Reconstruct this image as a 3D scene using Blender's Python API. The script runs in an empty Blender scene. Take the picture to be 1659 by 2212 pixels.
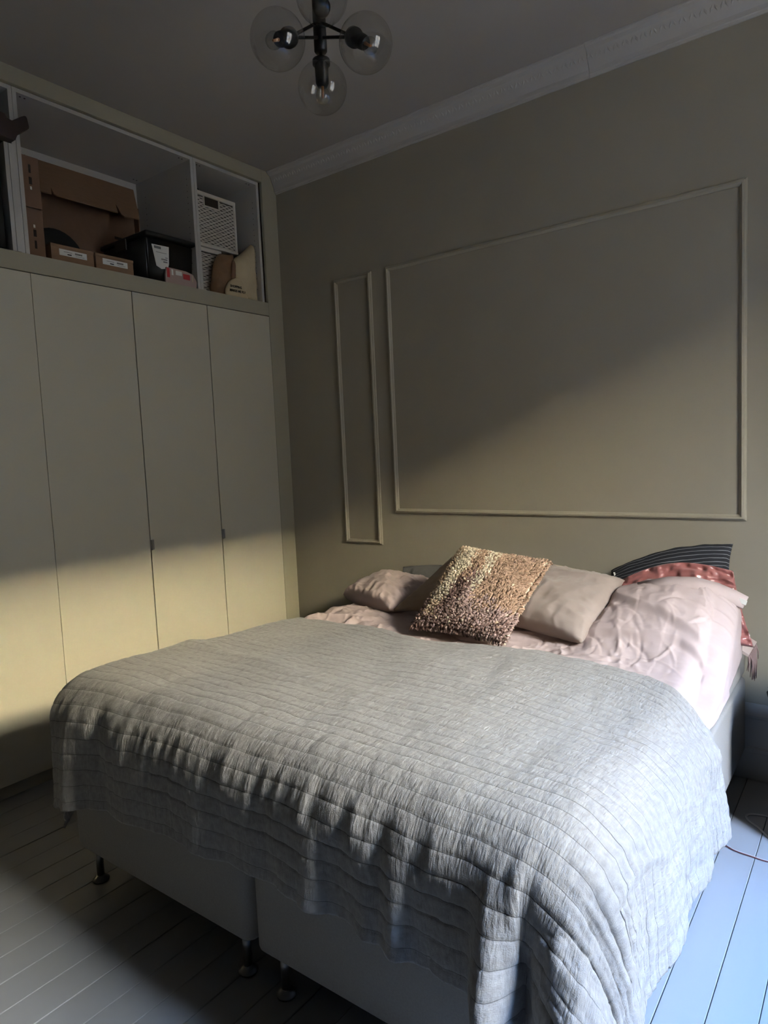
import bpy, bmesh, math, random
import numpy as np
from mathutils import Vector, Matrix

sc = bpy.context.scene
COL = sc.collection
random.seed(7)

# ------------------------------------------------------------------ camera
IMG_W, IMG_H, FPX = 1659.0, 2212.0, 1457.2178
CAM = Vector((3.0426, -3.1126, 1.4456))
YAW, PITCH, ROLL = -0.6408, -0.0885, -0.0447
fwd = Vector((math.sin(YAW)*math.cos(PITCH), math.cos(YAW)*math.cos(PITCH), math.sin(PITCH)))
rt0 = Vector((math.cos(YAW), -math.sin(YAW), 0.0))
up0 = rt0.cross(fwd)
rgt = rt0*math.cos(ROLL) + up0*math.sin(ROLL)
upv = -rt0*math.sin(ROLL) + up0*math.cos(ROLL)
cd = bpy.data.cameras.new('camera')
cd.sensor_fit = 'HORIZONTAL'; cd.sensor_width = 36.0
cd.lens = FPX/IMG_W*36.0
cd.clip_start = 0.05; cd.clip_end = 200
cam = bpy.data.objects.new('camera', cd); COL.objects.link(cam)
M = Matrix.Identity(4)
for i in range(3):
    M[i][0] = rgt[i]; M[i][1] = upv[i]; M[i][2] = -fwd[i]; M[i][3] = CAM[i]
cam.matrix_world = M
sc.camera = cam

# ------------------------------------------------------------------ light
sc.view_settings.view_transform = 'Standard'
sc.view_settings.look = 'None'
sc.view_settings.gamma = 1.0
sc.view_settings.use_curve_mapping = False
sc.view_settings.exposure = 0.28
sc.cycles.use_denoising = True
sc.cycles.max_bounces = 10
sc.cycles.diffuse_bounces = 6
sc.cycles.transparent_max_bounces = 24
sc.cycles.caustics_reflective = False
sc.cycles.caustics_refractive = False
sc.cycles.sample_clamp_indirect = 6.0

WX, WY0, WY1, WZ0, WZ1 = 4.1, -2.04, -1.04, 0.90, 2.84
REV = 0.50     # depth of the window reveal     # window opening in the right wall
world = bpy.data.worlds.new('sky'); sc.world = world
world.use_nodes = True
nt = world.node_tree; nt.nodes.clear()
N_ = nt.nodes.new
tc = N_('ShaderNodeTexCoord'); sp = N_('ShaderNodeSeparateXYZ'); rp = N_('ShaderNodeValToRGB'); bg = N_('ShaderNodeBackground'); ou = N_('ShaderNodeOutputWorld')
nt.links.new(tc.outputs['Generated'], sp.inputs[0]); nt.links.new(sp.outputs['Z'], rp.inputs[0])
# low evening sky: warm at the horizon, blue overhead, with a sunset glow low over the house opposite
SKY = [(0.0, (0.30, 0.28, 0.25)), (0.02, (0.8, 0.77, 0.72)), (0.36, (1.0, 0.98, 0.93)), (0.44, (1.45, 1.44, 1.40)), (0.54, (2.15, 2.2, 2.25)),
       (0.64, (1.10, 1.48, 2.10)), (0.76, (0.66, 1.60, 3.9)), (1.0, (0.36, 1.12, 3.5))]
GLOW, SUN_COL, SUN_POW = [(0.0, 0.8), (0.385, 1.0), (0.425, 0.45), (0.50, 0.0)], (30.0, 24.2, 14.0), 12.0
cr = rp.color_ramp
cr.elements[0].position = SKY[0][0]; cr.elements[0].color = (*SKY[0][1], 1)
cr.elements[1].position = SKY[-1][0]; cr.elements[1].color = (*SKY[-1][1], 1)
for p_, c_ in SKY[1:-1]:
    e_ = cr.elements.new(p_); e_.color = (*c_, 1)
mxm = N_('ShaderNodeMath'); mxm.operation = 'MAXIMUM'; mxm.inputs[1].default_value = 0.0; nt.links.new(sp.outputs['X'], mxm.inputs[0])
pwm = N_('ShaderNodeMath'); pwm.operation = 'POWER'; pwm.inputs[1].default_value = SUN_POW; nt.links.new(mxm.outputs[0], pwm.inputs[0])
gr = N_('ShaderNodeValToRGB'); nt.links.new(sp.outputs['Z'], gr.inputs[0])
g_ = gr.color_ramp; g_.elements[0].position = GLOW[0][0]; g_.elements[0].color = (GLOW[0][1],)*3+(1,)
g_.elements[1].position = GLOW[-1][0]; g_.elements[1].color = (GLOW[-1][1],)*3+(1,)
for p_, c_ in GLOW[1:-1]:
    e_ = g_.elements.new(p_); e_.color = (c_, c_, c_, 1)
mg = N_('ShaderNodeMath'); mg.operation = 'MULTIPLY'; nt.links.new(pwm.outputs[0], mg.inputs[0]); nt.links.new(gr.outputs[0], mg.inputs[1])
sc_ = N_('ShaderNodeVectorMath'); sc_.operation = 'SCALE'; sc_.inputs[0].default_value = SUN_COL; nt.links.new(mg.outputs[0], sc_.inputs['Scale'])
adv = N_('ShaderNodeVectorMath'); adv.operation = 'ADD'; nt.links.new(rp.outputs[0], adv.inputs[0]); nt.links.new(sc_.outputs[0], adv.inputs[1])
nt.links.new(adv.outputs[0], bg.inputs[0]); nt.links.new(bg.outputs[0], ou.inputs[0])
bg.inputs[1].default_value = 47.0

ld = bpy.data.lights.new('window_portal', 'AREA'); ld.shape = 'RECTANGLE'
ld.size = WY1-WY0; ld.size_y = WZ1-WZ0; ld.cycles.is_portal = True
lo = bpy.data.objects.new('window_portal', ld); COL.objects.link(lo)
lo.location = (WX+REV-0.02, (WY0+WY1)/2, (WZ0+WZ1)/2)
lo.rotation_euler = Vector((-1, 0, 0)).to_track_quat('-Z', 'Z').to_euler()

# ------------------------------------------------------------------ helpers
def lin(r, g, b):
    f = lambda c: (c/255.0)/12.92 if c/255.0 <= 0.04045 else ((c/255.0+0.055)/1.055)**2.4
    return (f(r), f(g), f(b), 1.0)

def mat(name, rgb, rough=0.6, metal=0.0, spec=0.5, noise=0.0, nscale=30.0, bump=0.0, bscale=200.0, sheen=0.0, coords='Object', stretch=(1, 1, 1)):
    m = bpy.data.materials.new(name); m.use_nodes = True
    t = m.node_tree; b = t.nodes['Principled BSDF']
    b.inputs['Base Color'].default_value = (*rgb[:3], 1)
    b.inputs['Roughness'].default_value = rough
    b.inputs['Metallic'].default_value = metal
    b.inputs['Specular IOR Level'].default_value = spec
    if sheen: b.inputs['Sheen Weight'].default_value = sheen
    if noise or bump:
        co = t.nodes.new('ShaderNodeTexCoord'); mp = t.nodes.new('ShaderNodeMapping')
        mp.inputs['Scale'].default_value = stretch
        t.links.new(co.outputs[coords], mp.inputs[0])
    if noise:
        n = t.nodes.new('ShaderNodeTexNoise'); n.inputs['Scale'].default_value = nscale; n.inputs['Detail'].default_value = 5
        t.links.new(mp.outputs[0], n.inputs['Vector'])
        r = t.nodes.new('ShaderNodeValToRGB')
        lo_ = [max(0, c*(1-noise)) for c in rgb[:3]]; hi_ = [min(1, c*(1+noise)) for c in rgb[:3]]
        r.color_ramp.elements[0].position = 0.3; r.color_ramp.elements[0].color = (*lo_, 1)
        r.color_ramp.elements[1].position = 0.7; r.color_ramp.elements[1].color = (*hi_, 1)
        t.links.new(n.outputs['Fac'], r.inputs[0]); t.links.new(r.outputs[0], b.inputs['Base Color'])
    if bump:
        n2 = t.nodes.new('ShaderNodeTexNoise'); n2.inputs['Scale'].default_value = bscale; n2.inputs['Detail'].default_value = 4
        t.links.new(mp.outputs[0], n2.inputs['Vector'])
        bp = t.nodes.new('ShaderNodeBump'); bp.inputs['Strength'].default_value = bump; bp.inputs['Distance'].default_value = 0.004
        t.links.new(n2.outputs['Fac'], bp.inputs['Height']); t.links.new(bp.outputs[0], b.inputs['Normal'])
    return m

def link(o, parent=None):
    COL.objects.link(o)
    if parent is not None: o.parent = parent
    return o

def me_obj(name, verts, faces, material, parent=None, smooth=False, uvs=None):
    me = bpy.data.meshes.new(name)
    me.from_pydata([tuple(v) for v in verts], [], [tuple(f) for f in faces]); me.update()
    if smooth: me.polygons.foreach_set('use_smooth', [True]*len(me.polygons))
    if material: me.materials.append(material)
    return link(bpy.data.objects.new(name, me), parent)

def bm_obj(name, bm, material, parent=None, smooth=False):
    me = bpy.data.meshes.new(name)
    bmesh.ops.recalc_face_normals(bm, faces=bm.faces[:])
    bm.to_mesh(me); bm.free()
    if smooth: me.polygons.foreach_set('use_smooth', [True]*len(me.polygons))
    if material: me.materials.append(material)
    return link(bpy.data.objects.new(name, me), parent)

def add_box(bm, x0, x1, y0, y1, z0, z1, bevel=0.0, seg=2, vert_only=None):
    r = bmesh.ops.create_cube(bm, size=1.0)
    vs = r['verts']
    for v in vs:
        v.co = Vector(((x0+x1)/2+v.co.x*(x1-x0), (y0+y1)/2+v.co.y*(y1-y0), (z0+z1)/2+v.co.z*(z1-z0)))
    if bevel:
        es = list({e for v in vs for e in v.link_edges})
        bmesh.ops.bevel(bm, geom=es, offset=bevel, segments=seg, profile=0.5, affect='EDGES')

def box(name, x0, x1, y0, y1, z0, z1, material, parent=None, bevel=0.0, seg=2, smooth=False):
    bm = bmesh.new(); add_box(bm, x0, x1, y0, y1, z0, z1, bevel, seg)
    return bm_obj(name, bm, material, parent, smooth)

def lathe(bm, prof, origin=(0, 0, 0), axis=(0, 0, 1), seg=32):
    """prof: list of (r, h) along axis from origin"""
    q = Vector((0, 0, 1)).rotation_difference(Vector(axis).normalized())
    rings = []
    for r, h in prof:
        if r < 1e-6:
            rings.append([bm.verts.new(Vector(origin)+q @ Vector((0, 0, h)))])
        else:
            rings.append([bm.verts.new(Vector(origin)+q @ Vector((r*math.cos(2*math.pi*k/seg), r*math.sin(2*math.pi*k/seg), h))) for k in range(seg)])
    for a, b in zip(rings[:-1], rings[1:]):
        for k in range(seg):
            k2 = (k+1) % seg
            if len(a) == 1 and len(b) == 1: continue
            if len(a) == 1: bm.faces.new((a[0], b[k2], b[k]))
            elif len(b) == 1: bm.faces.new((a[k], a[k2], b[0]))
            else: bm.faces.new((a[k], a[k2], b[k2], b[k]))

def tube(bm, pts, r, seg=8):
    pts = [Vector(p) for p in pts]; rings = []
    n = len(pts); ref = Vector((0.123, 0.321, 0.94)).normalized()
    for i, p in enumerate(pts):
        t = (pts[min(i+1, n-1)]-pts[max(i-1, 0)]).normalized()
        a = t.cross(ref)
        if a.length < 1e-3: a = t.cross(Vector((1, 0, 0)))
        a.normalize(); b = t.cross(a)
        rr = r[i] if isinstance(r, (list, tuple)) else r
        rings.append([bm.verts.new(p+a*rr*math.cos(2*math.pi*k/seg)+b*rr*math.sin(2*math.pi*k/seg)) for k in range(seg)])
    for a, b in zip(rings[:-1], rings[1:]):
        for k in range(seg):
            bm.faces.new((a[k], a[(k+1) % seg], b[(k+1) % seg], b[k]))
    bm.faces.new(rings[0][::-1]); bm.faces.new(rings[-1])

def prism(bm, poly, axis, a, b):
    """poly of 2-D points extruded along 'x','y','z' from a to b; poly coords are the other two axes in order"""
    def mk(p, h):
        if axis == 'x': return Vector((h, p[0], p[1]))
        if axis == 'y': return Vector((p[0], h, p[1]))
        return Vector((p[0], p[1], h))
    A = [bm.verts.new(mk(p, a)) for p in poly]; B = [bm.verts.new(mk(p, b)) for p in poly]
    n = len(poly)
    for i in range(n): bm.faces.new((A[i], A[(i+1) % n], B[(i+1) % n], B[i]))
    bm.faces.new(A[::-1]); bm.faces.new(B)

def thing(name, label, cat, loc=(0, 0, 0), group=None):
    o = bpy.data.objects.new(name, None); o.empty_display_size = 0.1; COL.objects.link(o); o.location = loc
    return tag(o, label, cat, group)

def tag(o, label, cat, group=None):
    o['label'] = label; o['category'] = cat
    if group: o['group'] = group
    return o

def keep(child, parent):
    """parent while keeping world placement (parents here are only translated)"""
    child.parent = parent; child.location = Vector(child.location)-Vector(parent.location)
    return child

def struct(o): o['kind'] = 'structure'; return o

# numpy noise ---------------------------------------------------------------
_rng = np.random.RandomState(11)
_tab = _rng.rand(512, 512)*2-1
def vnoise(x, y, seed=0):
    x = np.asarray(x, float)+seed*17.31; y = np.asarray(y, float)+seed*9.77
    xi = np.floor(x).astype(int); yi = np.floor(y).astype(int)
    fx = x-xi; fy = y-yi
    fx = fx*fx*fx*(fx*(fx*6-15)+10); fy = fy*fy*fy*(fy*(fy*6-15)+10)
    g = lambda a, b: _tab[a % 512, b % 512]
    return (g(xi, yi)*(1-fx)+g(xi+1, yi)*fx)*(1-fy)+(g(xi, yi+1)*(1-fx)+g(xi+1, yi+1)*fx)*fy
def fbm(x, y, seed=0, oct=4):
    s = 0; a = 1.0; t = 0
    for i in range(oct):
        s = s+a*vnoise(x*2**i, y*2**i, seed+i*3); t += a; a *= 0.5
    return s/t
def ridge(x, y, seed=0, oct=3):
    s = 0; a = 1.0; t = 0
    for i in range(oct):
        s = s+a*(1-np.abs(vnoise(x*1.9**i, y*1.9**i, seed+i*5))*2.2); t += a; a *= 0.55
    return s/t
def sstep(x, a, b):
    t = np.clip((x-a)/(b-a), 0, 1); return t*t*(3-2*t)

def grid_obj(name, X, Y, Z, material, parent=None, U=None, V=None, closed=False, colors=None):
    nr, nc = X.shape
    co = np.stack([X, Y, Z], -1).reshape(-1, 3)
    idx = np.arange(nr*nc).reshape(nr, nc)
    f = np.stack([idx[:-1, :-1], idx[:-1, 1:], idx[1:, 1:], idx[1:, :-1]], -1).reshape(-1, 4)
    me = bpy.data.meshes.new(name)
    me.vertices.add(len(co)); me.vertices.foreach_set('co', co.ravel())
    me.loops.add(f.size); me.loops.foreach_set('vertex_index', f.ravel())
    me.polygons.add(len(f)); me.polygons.foreach_set('loop_start', np.arange(0, f.size, 4))
    me.polygons.foreach_set('loop_total', np.full(len(f), 4))
    me.polygons.foreach_set('use_smooth', np.ones(len(f), bool))
    if U is not None:
        uv = me.uv_layers.new(name='UVMap')
        a = np.stack([U, V], -1).reshape(-1, 2)[f.ravel()]
        uv.data.foreach_set('uv', a.ravel())
    me.update(calc_edges=True); me.validate()
    me.materials.append(material)
    return link(bpy.data.objects.new(name, me), parent)

# ------------------------------------------------------------------ materials
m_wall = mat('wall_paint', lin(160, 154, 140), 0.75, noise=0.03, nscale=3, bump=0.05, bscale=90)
m_wall_far = mat('darkened_unseen_wall', lin(72, 68, 62), 0.8, noise=0.03, nscale=3)  # for the unseen walls, made dark to cut bounced light
m_mould = mat('moulding_paint', lin(172, 166, 150), 0.5)
m_ceil = mat('ceiling_paint', lin(176, 171, 165), 0.85, noise=0.03, nscale=2, bump=0.12, bscale=40)
m_corn = mat('cornice_plaster', lin(192, 189, 186), 0.8, bump=0.15, bscale=60)
m_door = mat('door_lacquer', lin(196, 191, 174), 0.42, noise=0.012, nscale=2)
m_fill = mat('filler_paint', lin(164, 159, 141), 0.5, noise=0.02, nscale=3)
m_white = mat('white_melamine', lin(190, 188, 184), 0.45)
m_floor = mat('floor_paint', lin(160, 160, 160), 0.27, noise=0.04, nscale=5, bump=0.10, bscale=24, stretch=(1, 0.12, 1))
m_gap = mat('gap_dark', lin(52, 46, 40), 0.9)
m_base = mat('bed_base_fabric', lin(156, 153, 149), 0.9, noise=0.06, nscale=220, bump=0.25, bscale=700)
m_matt = mat('mattress_fabric', lin(164, 162, 158), 0.9, noise=0.05, nscale=220, bump=0.2, bscale=600)
m_metal = mat('brushed_steel', lin(150, 150, 150), 0.3, metal=1.0)
m_alu = mat('aluminium', lin(150, 150, 152), 0.4, metal=0.7)
m_duvet = mat('pink_cotton', lin(184, 168, 167), 0.85, noise=0.02, nscale=40, bump=0.12, bscale=500)
m_card = mat('cardboard', lin(136, 108, 84), 0.85, noise=0.06, nscale=20, stretch=(1, 1, 6))
m_card2 = mat('cardboard_dark', lin(118, 92, 74), 0.85, noise=0.06, nscale=20)
m_ink = mat('ink', lin(40, 34, 30), 0.8)
m_paper = mat('white_paper', lin(222, 222, 218), 0.7)
m_black = mat('black_plastic', lin(26, 27, 28), 0.35)
m_blackmatt = mat('black_fabric', lin(18, 18, 20), 0.9)
m_lamp = mat('black_lamp_metal', lin(16, 16, 18), 0.4)
m_wicker = mat('white_wicker', lin(214, 208, 200), 0.7)
m_wickerin = mat('wicker_inside_shade', lin(70, 66, 62), 0.9)
m_canvas = mat('canvas', lin(200, 184, 152), 0.9, noise=0.06, nscale=12, bump=0.3, bscale=300)
m_brown = mat('brown_bag', lin(120, 92, 66), 0.75, noise=0.12, nscale=10)
m_wood = mat('dark_wood', lin(50, 36, 32), 0.5, noise=0.15, nscale=12, stretch=(1, 6, 1))
m_velvet = mat('taupe_velvet', lin(152, 139, 134), 0.8, noise=0.07, nscale=9, sheen=0.3, bump=0.08, bscale=300)
m_taupe = mat('dark_taupe_velvet', lin(176, 157, 138), 0.85, noise=0.06, nscale=9, sheen=0.25)
m_beige = mat('beige_cotton', lin(176, 162, 150), 0.85)
m_grey = mat('grey_cotton', lin(106, 106, 106), 0.85, noise=0.05, nscale=20)
m_satin = mat('rose_satin', lin(150, 94, 91), 0.3, spec=0.8, noise=0.12, nscale=9)
m_satin.node_tree.nodes['Principled BSDF'].inputs['Sheen Weight'].default_value = 0.2
m_wire = mat('wire', lin(196, 190, 188), 0.4)
m_copper = mat('wire_end', lin(110, 60, 62), 0.5)
m_red = mat('red_print', lin(178, 50, 56), 0.6)
m_pinkp = mat('pink_print', lin(172, 150, 143), 0.5)
m_brick = mat('opposite_render', lin(120, 112, 98), 0.9, noise=0.1, nscale=3)
m_cream = mat('cream_lining', lin(232, 220, 200), 0.9)
m_fil = mat('filament', lin(196, 140, 96), 0.5)

def m_glass_make(name, refl=1.0, tint=(1, 1, 1)):
    m = bpy.data.materials.new(name); m.use_nodes = True; t = m.node_tree; t.nodes.clear()
    o = t.nodes.new('ShaderNodeOutputMaterial'); mx = t.nodes.new('ShaderNodeMixShader')
    tr = t.nodes.new('ShaderNodeBsdfTransparent'); gl = t.nodes.new('ShaderNodeBsdfGlossy')
    lw = t.nodes.new('ShaderNodeLayerWeight'); lw.inputs['Blend'].default_value = 0.5
    pw = t.nodes.new('ShaderNodeMath'); pw.operation = 'POWER'; pw.inputs[1].default_value = 4.0
    ml = t.nodes.new('ShaderNodeMath'); ml.operation = 'MULTIPLY_ADD'; ml.inputs[1].default_value = 0.7*refl; ml.inputs[2].default_value = 0.07*refl
    tr.inputs[0].default_value = (*tint, 1); gl.inputs['Roughness'].default_value = 0.01
    t.links.new(lw.outputs['Facing'], pw.inputs[0]); t.links.new(pw.outputs[0], ml.inputs[0]); t.links.new(ml.outputs[0], mx.inputs[0])
    t.links.new(tr.outputs[0], mx.inputs[1]); t.links.new(gl.outputs[0], mx.inputs[2]); t.links.new(mx.outputs[0], o.inputs[0])
    return m
m_glass = m_glass_make('globe_glass', 1.0, (0.93, 0.93, 0.92))
m_pane = m_glass_make('window_glass', 0.6, (0.97, 0.98, 0.97))

# coverlet cloth: linen grey, stitched rows (UV in metres: u across, v along)
def coverlet_mat():
    m = bpy.data.materials.new('grey_quilted_linen'); m.use_nodes = True; t = m.node_tree
    b = t.nodes['Principled BSDF']; b.inputs['Roughness'].default_value = 0.9; b.inputs['Sheen Weight'].default_value = 0.15
    co = t.nodes.new('ShaderNodeTexCoord')
    def noise(scale, stretch, detail=4):
        mp = t.nodes.new('ShaderNodeMapping'); mp.inputs['Scale'].default_value = stretch
        n = t.nodes.new('ShaderNodeTexNoise'); n.inputs['Scale'].default_value = scale; n.inputs['Detail'].default_value = detail
        t.links.new(co.outputs['UV'], mp.inputs[0]); t.links.new(mp.outputs[0], n.inputs['Vector']); return n
    n1 = noise(60, (1, 1, 1)); r = t.nodes.new('ShaderNodeValToRGB')
    r.color_ramp.elements[0].position = 0.3; r.color_ramp.elements[0].color = lin(130, 128, 127)
    r.color_ramp.elements[1].position = 0.7; r.color_ramp.elements[1].color = lin(152, 150, 148)
    t.links.new(n1.outputs['Fac'], r.inputs[0])
    # stitch thread line, its groove's shade put into a darker colour
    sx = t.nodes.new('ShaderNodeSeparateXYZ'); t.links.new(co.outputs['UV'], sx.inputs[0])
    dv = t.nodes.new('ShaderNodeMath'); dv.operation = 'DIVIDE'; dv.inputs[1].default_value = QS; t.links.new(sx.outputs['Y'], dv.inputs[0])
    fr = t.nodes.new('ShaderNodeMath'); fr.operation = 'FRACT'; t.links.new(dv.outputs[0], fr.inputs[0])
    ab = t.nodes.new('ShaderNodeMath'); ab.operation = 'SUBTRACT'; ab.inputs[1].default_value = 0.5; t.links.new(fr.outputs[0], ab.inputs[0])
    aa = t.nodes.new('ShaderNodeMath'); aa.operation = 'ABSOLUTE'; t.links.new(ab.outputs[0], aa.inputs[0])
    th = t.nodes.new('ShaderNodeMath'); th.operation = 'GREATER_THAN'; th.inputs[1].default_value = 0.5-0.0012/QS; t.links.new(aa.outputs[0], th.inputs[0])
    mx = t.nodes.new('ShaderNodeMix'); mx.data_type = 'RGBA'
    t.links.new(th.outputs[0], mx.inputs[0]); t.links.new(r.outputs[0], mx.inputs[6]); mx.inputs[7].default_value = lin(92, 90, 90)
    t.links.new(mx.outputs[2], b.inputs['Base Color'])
    # crinkle: short wrinkles running along the cloth between rows
    n2 = noise(1, (160, 34, 1), 3); n3 = noise(1, (420, 420, 1), 2); n4 = noise(1, (60, 22, 1), 3)
    ad = t.nodes.new('ShaderNodeMath'); ad.operation = 'MULTIPLY_ADD'; ad.inputs[1].default_value = 0.25
    t.links.new(n3.outputs['Fac'], ad.inputs[0]); t.links.new(n2.outputs['Fac'], ad.inputs[2])
    a2 = t.nodes.new('ShaderNodeMath'); a2.operation = 'MULTIPLY_ADD'; a2.inputs[1].default_value = 0.8
    t.links.new(n4.outputs['Fac'], a2.inputs[0]); t.links.new(ad.outputs[0], a2.inputs[2])
    bp = t.nodes.new('ShaderNodeBump'); bp.inputs['Strength'].default_value = 0.58; bp.inputs['Distance'].default_value = 0.006
    t.links.new(a2.outputs[0], bp.inputs['Height']); t.links.new(bp.outputs[0], b.inputs['Normal'])
    return m
QS = 0.049
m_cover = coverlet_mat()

def stripe_mat(name, base, line, period, width):
    m = bpy.data.materials.new(name); m.use_nodes = True; t = m.node_tree; b = t.nodes['Principled BSDF']
    b.inputs['Roughness'].default_value = 0.85
    co = t.nodes.new('ShaderNodeTexCoord'); sx = t.nodes.new('ShaderNodeSeparateXYZ'); t.links.new(co.outputs['UV'], sx.inputs[0])
    dv = t.nodes.new('ShaderNodeMath'); dv.operation = 'DIVIDE'; dv.inputs[1].default_value = period; t.links.new(sx.outputs['Y'], dv.inputs[0])
    fr = t.nodes.new('ShaderNodeMath'); fr.operation = 'FRACT'; t.links.new(dv.outputs[0], fr.inputs[0])
    th = t.nodes.new('ShaderNodeMath'); th.operation = 'LESS_THAN'; th.inputs[1].default_value = width; t.links.new(fr.outputs[0], th.inputs[0])
    mx = t.nodes.new('ShaderNodeMix'); mx.data_type = 'RGBA'
    mx.inputs[6].default_value = base; mx.inputs[7].default_value = line
    t.links.new(th.outputs[0], mx.inputs[0]); t.links.new(mx.outputs[2], b.inputs['Base Color'])
    return m
m_navy = stripe_mat('navy_striped_cotton', lin(30, 32, 40), lin(128, 130, 136), 0.0135, 0.15)

# ------------------------------------------------------------------ room shell
ZC = 3.1688
XL, XR, YF, T = -0.62, WX, -6.2, 0.25
struct(box('ceiling', XL-T, XR+REV, YF-T, T, ZC, ZC+0.2, m_ceil))
struct(box('wall_back', XL-T, XR+REV, 0.0, T, -0.1, ZC, m_wall))
struct(box('wall_left', XL-T, XL, YF, 0.0, -0.1, ZC, m_wall))
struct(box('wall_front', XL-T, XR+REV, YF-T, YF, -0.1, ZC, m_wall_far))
bm = bmesh.new()
add_box(bm, XR, XR+REV, YF, WY0, -0.1, ZC); add_box(bm, XR, XR+REV, WY1, 0.0, -0.1, ZC)
add_box(bm, XR, XR+REV, WY0, WY1, -0.1, WZ0); add_box(bm, XR, XR+REV, WY0, WY1, WZ1, ZC)
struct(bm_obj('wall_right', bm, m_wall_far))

# floor: sub-floor with painted planks running towards the bed wall
fl = struct(box('floor', XL-T, XR+REV, YF-T, T, -0.25, -0.022, m_gap))
P0, PW = 0.187-0.1095*8, 0.1095
pm = None
k = 0
rf = random.Random(3)
while P0+PW*k < XR:
    x0 = P0+PW*k; g = 0.0010+0.0012*rf.random()
    bm = bmesh.new(); add_box(bm, 0, PW-g, YF, 0.0, -0.022, 0.0, 0.0015, 1)
    for v in bm.verts: v.co.z += 0
    o = bm_obj('plank', bm, m_floor, fl); o.location = (max(x0, XL)+g/2, 0, rf.uniform(-0.0012, 0.0))
    k += 1

# window in the right wall
wf = struct(bpy.data.objects.new('window_1', None)); COL.objects.link(wf); wf.location = (XR+REV-0.08, (WY0+WY1)/2, WZ0)
bm = bmesh.new()
hw = (WY1-WY0)/2; hh = WZ1-WZ0
for a, b in ((-hw, -hw+0.06), (hw-0.06, hw), (-0.04, 0.04)): add_box(bm, -0.03, 0.03, a, b, 0, hh, 0.004, 1)
for a, b in ((0, 0.07), (hh-0.07, hh)): add_box(bm, -0.028, 0.028, -hw, hw, a, b, 0.004, 1)
bm_obj('frame', bm, m_white, wf)
for sgn in (-1, 1):
    for q in (1, 2):
        bm = bmesh.new(); z = 0.07+(hh-0.14)*q/3
        ya, yb = (0.04, hw-0.06) if sgn > 0 else (-hw+0.06, -0.04)
        add_box(bm, -0.014, 0.014, ya, yb, z-0.013, z+0.013); bm_obj('glazing_bar', bm, m_white, wf)
    bm = bmesh.new(); add_box(bm, -0.002, 0.002, ya, yb, 0.07, hh-0.07); bm_obj('pane', bm, m_pane, wf)
box('sill', -REV+0.04, 0.02, -hw-0.04, hw+0.04, -0.03, 0.0, m_white, wf, 0.004)
# unseen house across the street, added to block the low sky
ob = struct(box('sky_blocking_house', 16.0, 24.0, -40, 40, -9.0, 7.2, m_brick))

# cornice on the bed wall: two plaster lengths with an open joint
prof = [(0, 3.050), (-0.006, 3.050), (-0.007, 3.060), (-0.013, 3.063), (-0.014, 3.080), (-0.022, 3.098), (-0.034, 3.122), (-0.046, 3.146), (-0.062, 3.154), (-0.066, 3.162), (-0.072, 3.164), (-0.072, ZC), (0, ZC)]
t1 = struct(bpy.data.objects.new('trim_1', None)); COL.objects.link(t1)
JX = 1.965
for a, b in ((0.002, JX-0.0012), (JX+0.0012, XR)):
    bm = bmesh.new(); prism(bm, prof, 'x', a, b); bm_obj('cornice_length', bm, m_corn, t1)
bm = bmesh.new(); x = 0.03
while x < XR-0.05:
    for dx, tilt in ((0, 1), (0.017, -1)):
        c = Vector((x+dx, -0.034, 3.124)); n = Vector((0, -0.9, -0.45)).normalized(); u = Vector((1, 0, 0)); w = n.cross(u)
        vs = []
        for a, b, h in ((-0.007, 0.0, 0), (0, -0.017, 0.0), (0.007, 0, 0), (0, 0.017, 0), (0, 0, 0.0055)):
            vs.append(bm.verts.new(c+u*(a+tilt*b*0.35)+w*b+n*h))
        for i in range(4): bm.faces.new((vs[i], vs[(i+1) % 4], vs[4]))
    x += 0.038
o = bm_obj('leaf_ornament', bm, m_corn, t1); o['kind'] = 'stuff'

# baseboard
prof = [(0, 0), (-0.022, 0), (-0.022, 0.115), (-0.026, 0.12), (-0.026, 0.135), (-0.018, 0.142), (-0.018, 0.262), (-0.024, 0.268), (-0.027, 0.28), (-0.020, 0.292), (-0.016, 0.305), (-0.010, 0.325), (0, 0.325)]
bm = bmesh.new(); prism(bm, prof, 'x', 0.0, XR); struct(bm_obj('baseboard_back', bm, mat('baseboard_paint', lin(176, 174, 170), 0.5)))

# panel mouldings (mitred frames on the bed wall)
def panel_frame(name, x0, x1, z0a, z0b, z1a, z1b):
    # profile across the moulding: distance inward, height off the wall
    pr = [(0, 0), (0.003, 0.007), (0.008, 0.009), (0.010, 0.016), (0.017, 0.017), (0.021, 0.010), (0.027, 0.006), (0.028, 0)]
    bm = bmesh.new(); rings = []
    for cx_, cz_, sx_, sz_ in ((x0, z0a, 1, 1), (x1, z0b, -1, 1), (x1, z1b, -1, -1), (x0, z1a, 1, -1)):
        rings.append([bm.verts.new((cx_+sx_*d, -h, cz_+sz_*d)) for d, h in pr])
    for i in range(4):
        a, b = rings[i], rings[(i+1) % 4]
        for j in range(len(pr)-1): bm.faces.new((a[j], b[j], b[j+1], a[j+1]))
    struct(bm_obj(name, bm, m_mould))
panel_frame('trim_2', 0.4293, 0.7065, 0.9083, 0.9083, 2.4584, 2.4584)
panel_frame('trim_3', 0.8054, 2.5869, 1.0949, 1.0949, 2.4631, 2.4631)

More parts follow.
